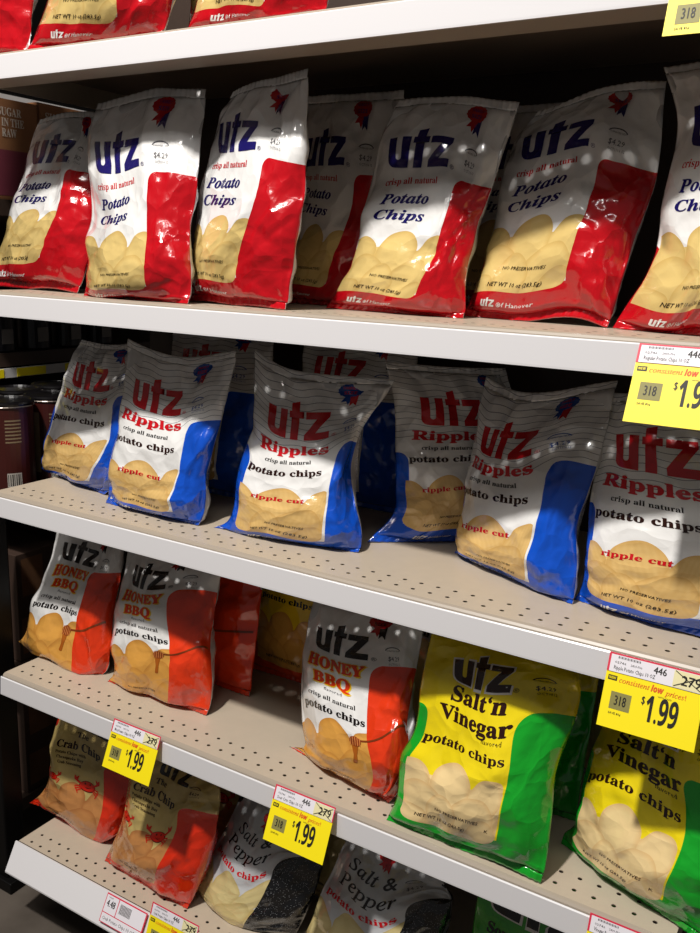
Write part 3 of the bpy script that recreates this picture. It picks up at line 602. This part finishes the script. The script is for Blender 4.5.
# ------------------------------------------------------------ shelves
steel = mat('beige_enamelled_steel', '#b9ab98', rough=.38, noise=.04, nscale=60)
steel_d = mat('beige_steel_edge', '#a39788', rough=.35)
steel_shade = mat('shaded_underside', '#6e5f52', rough=.5)  # the beige steel again, with the shade under the shelves put into its colour
strip_w = mat('white_plastic_channel', '#e4e2e4', rough=.22, coat=.4)
dark = mat('dark_brown_steel', '#3a2c24', rough=.5, noise=.08)
blackm = mat('black_steel', '#070606', rough=.5, spec=.2)
XL, XR, YF, YB = -52.2, -4.2, 38.45, 55.25
def shelf_plate(z, yf, holes=2):
    bm = bmesh.new(); n = 48
    xs = [XL]+[XL+.6+i for i in range(n)]+[XR]
    # cells around every hole, plain strips elsewhere
    y0 = 39.2-.5
    def quad(x0, y0, x1, y1, zz=z):
        bm.faces.new([bm.verts.new(W(p)) for p in ((x0, y0, zz), (x1, y0, zz), (x1, y1, zz), (x0, y1, zz))])
    x1st = XL+.95
    quad(XL, yf, XR, y0); quad(XL, y0+holes, XR, YB)
    quad(XL, y0, x1st-.5, y0+holes); nx = 47
    quad(x1st-.5+nx, y0, XR, y0+holes)
    for i in range(nx):
        for j in range(holes):
            cx, cy = x1st+i, y0+.5+j; R = .112; N = 8
            ring = [bm.verts.new(W((cx+R*1.15*math.cos(math.tau*(k+.5)/N), cy+R*math.sin(math.tau*(k+.5)/N), z))) for k in range(N)]
            sq = [bm.verts.new(W((cx+sx*.5, cy+sy*.5, z))) for sx, sy in ((1, 1), (-1, 1), (-1, -1), (1, -1))]
            for k in range(4):
                r = [ring[(2*k) % N], ring[(2*k+1) % N]]
                bm.faces.new((sq[k], r[1], r[0])); r2 = ring[(2*k+2) % N]
                bm.faces.new((sq[k], sq[(k+1) % 4], r2, r[1]))
    bmesh.ops.remove_doubles(bm, verts=bm.verts[:], dist=1e-5)
    bm.normal_update(); bmesh.ops.reverse_faces(bm, faces=[f for f in bm.faces if f.normal.z < 0]); bm.normal_update()
    lo = {v: bm.verts.new(v.co-Vector((0, 0, .05*IN))) for v in bm.verts[:]}
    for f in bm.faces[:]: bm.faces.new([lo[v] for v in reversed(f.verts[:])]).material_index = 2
    return bm
SL = ['top shelf holding the highest row of red and white bags', 'second white-edged shelf from the top, carrying the main row of red and white bags',
      'middle perforated shelf holding the blue and white bags', 'perforated shelf holding the orange, yellow and green bags', 'lowest perforated shelf with the tall slanted white front']
for k in range(5):
    z = ZS[k]; yf = YF if k < 4 else 38.75
    bm = shelf_plate(z, yf)
    # rolled front edge, and the hem underneath
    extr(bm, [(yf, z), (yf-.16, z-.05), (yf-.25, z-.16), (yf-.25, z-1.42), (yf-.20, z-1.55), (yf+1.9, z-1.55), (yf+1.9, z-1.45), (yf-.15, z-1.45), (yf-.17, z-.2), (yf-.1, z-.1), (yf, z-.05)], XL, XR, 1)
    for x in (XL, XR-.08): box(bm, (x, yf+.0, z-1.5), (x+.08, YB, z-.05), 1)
    o = obj('shelf', bm, [steel, steel_d, steel_shade]); tag(o, SL[k], 'shelf', None)
    bm = bmesh.new()
    if k < 4:
        extr(bm, [(yf-.28, z-.24), (yf-.36, z-.20), (yf-.42, z-.26), (yf-.50, z-1.50), (yf-.50, z-1.60), (yf-.38, z-1.60), (yf-.28, z-1.5)], XL-.05, XR)
    else:
        extr(bm, [(yf-.10, z+.02), (yf-.20, z+.04), (yf-1.30, z-1.98), (yf-1.30, z-2.10), (yf-1.05, z-2.10), (yf-.28, z-.6), (yf-.27, z-.1)], XL-.15, XR)
    obj('price_channel', bm, strip_w, o)
bm = bmesh.new(); box(bm, (XL-1, 55.25, -48), (XR+1, 55.75, 32))
fr = obj('display_rack', bm, dark); tag(fr, 'dark brown back panel and uprights standing behind the bags', 'shelving')
for x in (XL-1.2, XR-.1):
    bm = bmesh.new(); box(bm, (x, 55.74, -51.99), (x+1.2, 57.4, 32), bev=.1); obj('upright', bm, blackm, fr)
bm = bmesh.new(); box(bm, (XL+.5, 41.5, -51.98), (XR-.5, 55.2, -47.0)); tag(obj('base_plinth', bm, blackm), 'black base under the lowest perforated shelf', 'base')
bm = bmesh.new(); box(bm, (-57.5, 40, -51.99), (-55.6, 41.9, -19.7), bev=.15); box(bm, (-57.7, 39.6, -51.99), (-54.8, 42.3, -51.0), bev=.1)
tag(obj('corner_post', bm, blackm), 'black steel post rising from the floor at the left end of the shelves', 'post')
# ------------------------------------------------------------ price tags
tw, tred, ty, tk, tg, to, tkh = (mat('paper_white', '#e8e4ea', rough=.55), mat('paper_red', '#d8304c', rough=.55), mat('paper_yellow', '#fbe60c', rough=.5), mat('print_black', '#17130c', rough=.6),
    mat('print_grey', '#8a8348', rough=.6), mat('print_orange', '#e2561c', rough=.6), mat('paper_cream', '#e8dfae', rough=.55))
def flat(bm, v, f, T, mi, off):
    vs = [bm.verts.new(W(T(x, y, off))) for x, y in v]
    for q in f:
        try: bm.faces.new([vs[i] for i in q]).material_index = mi
        except ValueError: pass
def tx(bm, T, body, st, x0, x1, y, h, mi, off=.012, bold=0., res=2):
    if bold:
        for j, (dx, dy) in enumerate(((-1, 0), (1, 0), (0, 1), (0, -1))): tx(bm, T, body, st, x0+dx*bold*h*.8, x1+dx*bold*h*.8, y+dy*bold*h*.5, h, mi, off+.001*(j+1), 0, res)
    a, f = text_mesh(body, st, 0., res); lo, hi = a.min(0), a.max(0)
    flat(bm, np.stack([(a[:, 0]-lo[0])/(hi[0]-lo[0])*(x1-x0)+x0, a[:, 1]*h/.69+y], 1), f, T, mi, off)
def rect(bm, T, x0, y0, x1, y1, mi, off, th=0.):
    a = [bm.verts.new(W(T(x, y, off))) for x, y in ((x0, y0), (x1, y0), (x1, y1), (x0, y1))]; bm.faces.new(a).material_index = mi
    if th:
        b = [bm.verts.new(W(T(x, y, off-th))) for x, y in ((x0, y0), (x1, y0), (x1, y1), (x0, y1))]; bm.faces.new(b[::-1]).material_index = mi
        for i in range(4): bm.faces.new((a[i], b[i], b[(i+1) % 4], a[(i+1) % 4])).material_index = mi
def price_tag(x, y, z, yb, H, label, prod, skew=0., rot=0., Wd=4.2, old='279', strike=True):
    """x,y,z: top left corner; yb: how far the foot stands out; H: height"""
    ln = math.hypot(yb, H); dy, dz = -yb/ln, -H/ln; nrm = np.array([0, dz, -dy])*1.0
    c, s = math.cos(rot), math.sin(rot)
    def T(a, b, off):           # a across, b downwards from the top
        a, b = a*c+b*s, -a*s+b*c
        return (x+a+skew*b, y+dy*b+nrm[1]*off, z+dz*b+nrm[2]*off)
    Tn = lambda a, b, off: T(a, -b, off)
    Y0 = .85; mats = [ty, tk, tg, to, tw, tred, tkh]
    bm = bmesh.new(); rect(bm, Tn, 0, -ln, Wd, -Y0, 0, 0, .02)
    rect(bm, Tn, .12, -Y0-.38, .52, -Y0-.16, 1, .008); tx(bm, Tn, 'NEW', 'sb', .17, .47, -Y0-.32, .11, 0, .016, 0, 1)
    tx(bm, Tn, 'consistent', 'it', .62, 1.95, -Y0-.40, .22, 3, .01, .01); tx(bm, Tn, 'low', 'sbi', 2.02, 2.55, -Y0-.42, .27, 3, .01, .03); tx(bm, Tn, 'prices!', 'it', 2.62, 3.5, -Y0-.44, .22, 3, .01, .01)
    rect(bm, Tn, .38, -Y0-1.62, 1.28, -Y0-.85, 2, .008); tx(bm, Tn, '318', 'x', .58, 1.08, -Y0-1.42, .42, 1, .018, .02)
    tx(bm, Tn, 'SAVE 80¢', 'x', .40, .95, -Y0-1.85, .1, 1, .01, .01, 1); tx(bm, Tn, 'WITH CARD', 'x', 2.35, 2.95, -Y0-.62, .07, 1, .01, 0, 1)
    tx(bm, Tn, '$', 'x', 1.72, 1.86, -Y0-1.05, .33, 1, .01, .02); tx(bm, Tn, '1.99', 'sb', 1.95, 3.3, -Y0-1.75, 1.1, 1, .01, .01, 4)
    root = obj('price_tag', bm, mats); tag(root, label, 'price tag', 'yellow sale price tags on the shelf edges')
    bm = bmesh.new(); rect(bm, Tn, 0, -Y0, Wd, 0, 5, .03, .02); rect(bm, Tn, .1, -Y0, Wd-.06, -.08, 4, .038)
    for i in range(22): rect(bm, Tn, .42+i*.045, -.22, .42+i*.045+(.015 if i % 3 else .03), -.12, 1, .046)
    tx(bm, Tn, '02746', 'x', .3, .8, -.45, .1, 1, .046, 0, 1); tx(bm, Tn, '2409-706', 'x', 1.0, 1.5, -.45, .1, 1, .046, 0, 1); tx(bm, Tn, prod, 'x', .3, 2.1, -.72, .17, 1, .046, .005, 1)
    tx(bm, Tn, '446', 'x', 2.0, 2.55, -.48, .30, 1, .046, .03); rect(bm, Tn, 2.85, -Y0+.02, Wd-.1, -.1, 6, .044)
    tx(bm, Tn, old, 'x', 3.2, 4.0, -.68, .42, 1, .052, .03)
    flat(bm, *poly_mesh([line((2.9, -.12), (Wd-.12, -.8), .035), ]), Tn, 1, .056); flat(bm, *poly_mesh([line((2.9, -.78), (Wd-.12, -.14), .035)]), Tn, 1, .06)
    obj('item_label', bm, mats, root)
price_tag(-8.67, 37.93, -2.9, 1.6, 3.1, 'yellow tag on the second shelf edge, right of the picture above the blue bags', 'Regular Potato Chips 10 OZ', old='279')
price_tag(-8.48, 37.93, -16.83, 1.22, 3.1, 'largest fully seen yellow tag, hanging in front of the right yellow and green bag', 'Ripple Potato Chips 10 OZ')
price_tag(-40.34, 37.93, -30.4, 1.25, 2.95, 'yellow tag hanging over the left gold crab-printed bags', 'Bbq Potato Chips 10 OZ')
price_tag(-26.94, 37.93, -30.42, 1.3, 2.95, 'yellow tag hanging over the left silver and black bag', 'Sour Crm Chips 10 OZ')
price_tag(-37.55, 38.35, -43.75, 1.1, 3.0, 'yellow tag on the lowest shelf front, cut by the bottom of the picture', 'Crab Potato Chips 10 OZ')
price_tag(-8.9, 37.93, 11.55, .9, 2.75, 'yellow tag at the top right corner, on the highest shelf edge', 'Regular Potato Chips 10 OZ')
price_tag(-8.05, 37.93, -30.5, 1.1, 3.0, 'tag on the edge under the right green bag, mostly below the picture', 'Vinegar Potato Chips 10 OZ')
bm = bmesh.new()
def T6(a, b, off): return (-42.0+a, 38.44-.487*(b+.0)*1.0-off*.87, -44.98-b*1.0*.873-off*.48)
Tn6 = lambda a, b, off: T6(a, -b, off)
rect(bm, Tn6, 0, -2.0, 3.9, -.05, 1, .06, .03); rect(bm, Tn6, .06, -1.28, 1.2, -.11, 0, .068); rect(bm, Tn6, 1.27, -1.28, 3.8, -.11, 0, .068); rect(bm, Tn6, .06, -1.94, 3.8, -1.34, 0, .068)
tx(bm, Tn6, '4.48', 'x', .22, 1.0, -.85, .45, 2, .076, .03); tx(bm, Tn6, 'UNIT', 'x', .25, .7, -.30, .1, 2, .076, 0, 1); tx(bm, Tn6, 'Crab Potato Chips 10 OZ', 'x', .2, 3.3, -1.75, .22, 2, .076, 0, 1)
for i in range(18): rect(bm, Tn6, 1.45+i*.06, -.95, 1.47+i*.06+.02*(i % 2), -.3, 2, .076)
tag(obj('shelf_label', bm, [tw, tred, tk]), 'white label with red borders on the lowest shelf front, left of the yellow tag', 'label')
# ------------------------------------------------------------ neighbouring unit at the left, its shelves running away from us
gx = -66
bm = bmesh.new(); box(bm, (-92, 42.6, -51.9), (-91.4, 96, 40))
lu = obj('shelving_unit', bm, blackm); tag(lu, 'dark neighbouring shelving unit at the left, running away behind the bags', 'shelving')
for (x1, z) in ((-57.5, 3.7), (gx, -9.0), (-55.9, -18.4), (-57.5, -34.0), (-57.5, -46.5)):
    bm = bmesh.new(); box(bm, (-91.4, 42.6, z-1.2), (x1-.6, 96, z-.02)); obj('shelf_board', bm, dark if z != -18.4 else blackm, lu)
bm = bmesh.new(); box(bm, (gx-.6, 42.6, -11.2), (gx-.45, 96, -10.35)); box(bm, (gx-.6, 42.6, 12.3), (gx-.45, 96, 12.8)); obj('price_strip', bm, mat('strip_white', '#c8c6c4', rough=.4), lu)
for y0, y1 in ((45, 50.6), (52.0, 55.2), (57.5, 61)):
    bm = bmesh.new(); box(bm, (gx-.45, y0, -11.15), (gx-.40, y1, -10.4)); obj('sale_label', bm, ty, lu)
# tins
tin_m, lid_m, pic_m, rim_m = mat('tin_red_brown', '#3c120e', rough=.4), mat('tin_lid_black', '#0e0c0e', rough=.3), mat('tin_picture', '#7a6a52', rough=.4), mat('tin_rim', '#8a8078', rough=.3, metal=.7)
def lathe(bm, cx, cy, prof, n=32, mi=0):
    R = [[bm.verts.new(W((cx+r*math.cos(math.tau*i/n), cy+r*math.sin(math.tau*i/n), z))) for i in range(n)] for r, z in prof]
    for a, b in zip(R, R[1:]):
        for i in range(n): bm.faces.new((a[i], a[(i+1) % n], b[(i+1) % n], b[i])).material_index = mi
    bm.faces.new(R[0][::-1]).material_index = mi; bm.faces.new(R[-1]).material_index = mi
def make_tin(cx, cy, z0, z1, r):
    bm = bmesh.new(); lathe(bm, cx, cy, [(r*.97, z0), (r, z0+.1), (r, z1-.35)])
    o = obj('drink_tin', bm, tin_m, smooth=False)
    bm = bmesh.new(); lathe(bm, cx, cy, [(r*1.03, z1-.34), (r*1.05, z1-.2), (r*1.03, z1-.05), (r*.93, z1), (r*.9, z1-.12)]); obj('lid', bm, lid_m, o)
    bm = bmesh.new(); lathe(bm, cx, cy, [(r*1.04, z1-.46), (r*1.06, z1-.40), (r*1.04, z1-.35)]); obj('rim', bm, rim_m, o)
    bm = bmesh.new()
    def arcp(a0, a1, za, zb, mi, off):
        n = 8; q = [[bm.verts.new(W((cx+(r+off)*math.cos(a0+(a1-a0)*i/n), cy+(r+off)*math.sin(a0+(a1-a0)*i/n), zz))) for i in range(n+1)] for zz in (za, zb)]
        for i in range(n): bm.faces.new((q[0][i], q[0][i+1], q[1][i+1], q[1][i])).material_index = mi
    arcp(-2.0, -1.15, z0+.7, z1-1.3, 0, .01)
    for k in range(7): arcp(-.75, -.15, z1-1.5-k*.28, z1-1.38-k*.28, 0, .01)
    arcp(-.75, -.2, z0+.3, z0+1.4, 1, .01)
    for k in range(7): arcp(-.72+k*.075, -.70+k*.075+.01*(k % 3), z0+.4, z0+1.3, 2, .02)
    obj('wrap_label', bm, [pic_m, mat('barcode_white', '#a8a29a', rough=.6), tk], o)
    return o
tin = make_tin(-58.1, 44.3, -18.38, -11.4, 2.0)
def twin(o, loc, label, group):
    c = o.copy(); COL.objects.link(c); c.location = (o.location[0]+loc[0]*IN, o.location[1]+loc[1]*IN, o.location[2]+loc[2]*IN)
    if label: c['label'] = label
    for ch in o.children:
        d = ch.copy(); COL.objects.link(d); d.parent = c; d.matrix_parent_inverse = ch.matrix_parent_inverse.copy()
    return c
tag(tin, 'reddish brown tin with black lid and barcode, nearest of the tins at the left', 'tin', 'lidded tins at the left')
for i in range(2):
    for j in range(4):
        if i or j: twin(tin, (-4.25*i, 4.25*j, 0), 'black-lidded tin standing in the dark behind the nearest reddish brown tin', '')
jm = mat('jar_dark', '#14131c', rough=.3)
bm = bmesh.new(); lathe(bm, -68.2, 47.6, [(1.4, -8.98), (1.5, -8.8), (1.5, -5.2), (1.1, -4.5), (1.1, -3.6)]); jar = obj('dark_bottle', bm, jm)
bm = bmesh.new(); box(bm, (-66.72, 46.9, -8.2), (-66.66, 48.1, -6.9)); obj('barcode_label', bm, mat('barcode_grey', '#6f6a66', rough=.6), jar)
tag(jar, 'dark bottle with a pale barcode label standing above the white and yellow strip', 'bottle', 'dark bottles above the white and yellow strip')
for k in range(1, 5): twin(jar, (0, 3.9*k, 0), None, None)
# sugar cartons
def carton(x, y0, y1, z0, z1, depth, label, words, mt, rot):
    bm = bmesh.new(); o0 = Vector(W((x, y0, z0)))
    box(bm, (x-depth, y0, z0), (x, y1, z0+.15)); box(bm, (x-.15, y0, z0), (x, y1, z1)); box(bm, (x-depth, y0, z0), (x-depth+.15, y1, z1+.4))
    box(bm, (x-depth, y0, z0), (x, y0+.15, z1)); box(bm, (x-depth, y1-.15, z0), (x, y1, z1))
    T = lambda a, b, off: (x+off, y0+a, z0+b)
    for body, a, w_, b, h in words: tx(bm, T, body, 'serif', a, a+w_, b, h, 1, .03, .01, 2)
    rect(bm, T, .2, .3, y1-y0-.3, (z1-z0)*.5, 2, .015)
    o = obj('sugar_carton', bm, [mat('brown_card', '#8a5c38', rough=.7, noise=.1), mat('card_print_pale', '#c8bcae', rough=.7), mat('card_print_plum', '#6e2838', rough=.7)])
    bmesh_rot = Matrix.Translation(Vector(W((x, y0, z0)))) @ Matrix.Rotation(rot, 4, 'Z') @ Matrix.Translation(-Vector(W((x, y0, z0)))); o.data.transform(bmesh_rot)
    tag(o, label, 'carton', None)
carton(-58.9, 42.9, 49.2, 3.72, 11.0, 6.5, 'brown sugar carton with white serif words at the far left edge', [('SUGAR', 2.6, 2.1, 6.1, .58), ('IN THE', 2.9, 2.0, 5.35, .58), ('RAW', 2.9, 1.3, 4.6, .58)], None, -.02)
carton(-59.1, 49.45, 55.4, 3.72, 11.3, 6.5, 'brown sugar carton half hidden behind the leftmost red and white bag', [('SUGAR', .7, 2.6, 6.3, .62), ('IN THE', .8, 2.4, 5.5, .62), ('RAW', .8, 1.7, 4.7, .62)], None, .02)
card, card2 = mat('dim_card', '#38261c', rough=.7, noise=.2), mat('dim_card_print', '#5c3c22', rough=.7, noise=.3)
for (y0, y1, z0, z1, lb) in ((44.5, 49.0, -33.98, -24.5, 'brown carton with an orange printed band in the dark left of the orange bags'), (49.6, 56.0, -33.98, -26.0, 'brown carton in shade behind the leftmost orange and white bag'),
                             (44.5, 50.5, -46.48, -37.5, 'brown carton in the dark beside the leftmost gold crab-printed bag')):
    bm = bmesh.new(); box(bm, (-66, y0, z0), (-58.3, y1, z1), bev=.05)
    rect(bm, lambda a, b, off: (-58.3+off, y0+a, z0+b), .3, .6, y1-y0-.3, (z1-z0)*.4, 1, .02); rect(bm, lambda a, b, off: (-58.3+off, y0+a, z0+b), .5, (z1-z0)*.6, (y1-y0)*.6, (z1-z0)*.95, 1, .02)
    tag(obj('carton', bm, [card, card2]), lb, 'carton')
# ------------------------------------------------------------ floor and surroundings
fm = bpy.data.materials.new('grey_concrete'); fm.use_nodes = True; nt = fm.node_tree; b = nt.nodes['Principled BSDF']
tc = nt.nodes.new('ShaderNodeTexCoord'); nz = nt.nodes.new('ShaderNodeTexNoise'); nz.inputs['Scale'].default_value = 6; nz.inputs['Detail'].default_value = 6; nt.links.new(tc.outputs['Object'], nz.inputs['Vector'])
nt.links.new(mix(nt, X(nt, nz.outputs['Fac']).ramp(.35, .65), sr('#474039'), sr('#5f574f')), b.inputs['Base Color']); b.inputs['Roughness'].default_value = .45
bm = bmesh.new(); box(bm, (-150, -60, -52.6), (60, 130, -52)); tag(obj('floor', bm, fm), kind='structure')
wm = mat('dim_wall', '#4a4440', rough=.8)
bm = bmesh.new(); box(bm, (-150, 128, -52), (60, 130, 90)); tag(obj('wall_back', bm, wm), kind='structure')
bm = bmesh.new(); box(bm, (-150, -60, -52), (-148, 130, 90)); tag(obj('wall_left', bm, wm), kind='structure')
# ------------------------------------------------------------ light
def area(name, loc, at, size, energy, col=(1, 1, 1), shape='DISK', sy=None):
    l = bpy.data.lights.new(name, 'AREA'); l.shape = shape; l.size = size*IN; l.energy = energy; l.color = col
    if sy: l.size_y = sy*IN
    o = bpy.data.objects.new(name, l); COL.objects.link(o); o.location = W(loc)
    o.rotation_euler = (Vector(W(at))-o.location).to_track_quat('-Z', 'Y').to_euler(); return o
area('ceiling_lamp', (-36, -27, 104), (-28, 40, -10), 7, 142, (1, .96, .91))
area('added_fill_tube', (-62, -30, 92), (-30, 42, -20), 70, 17, (1, .95, .9), 'RECTANGLE', 4)  # unseen tube, added for soft fill and streaky highlights on the film
area('added_fill_tube', (12, -26, 92), (-25, 42, -20), 60, 10, (1, .97, .95), 'RECTANGLE', 4)  # weaker tube on the right, also added out of view for fill
w = bpy.data.worlds.new('World'); sc.world = w; w.use_nodes = True; w.node_tree.nodes['Background'].inputs[0].default_value = (1, .96, .93, 1); w.node_tree.nodes['Background'].inputs[1].default_value = .085
sc.view_settings.view_transform = 'Standard'; sc.view_settings.look = 'None'; sc.view_settings.exposure = 0; sc.view_settings.gamma = 1; sc.view_settings.use_curve_mapping = False
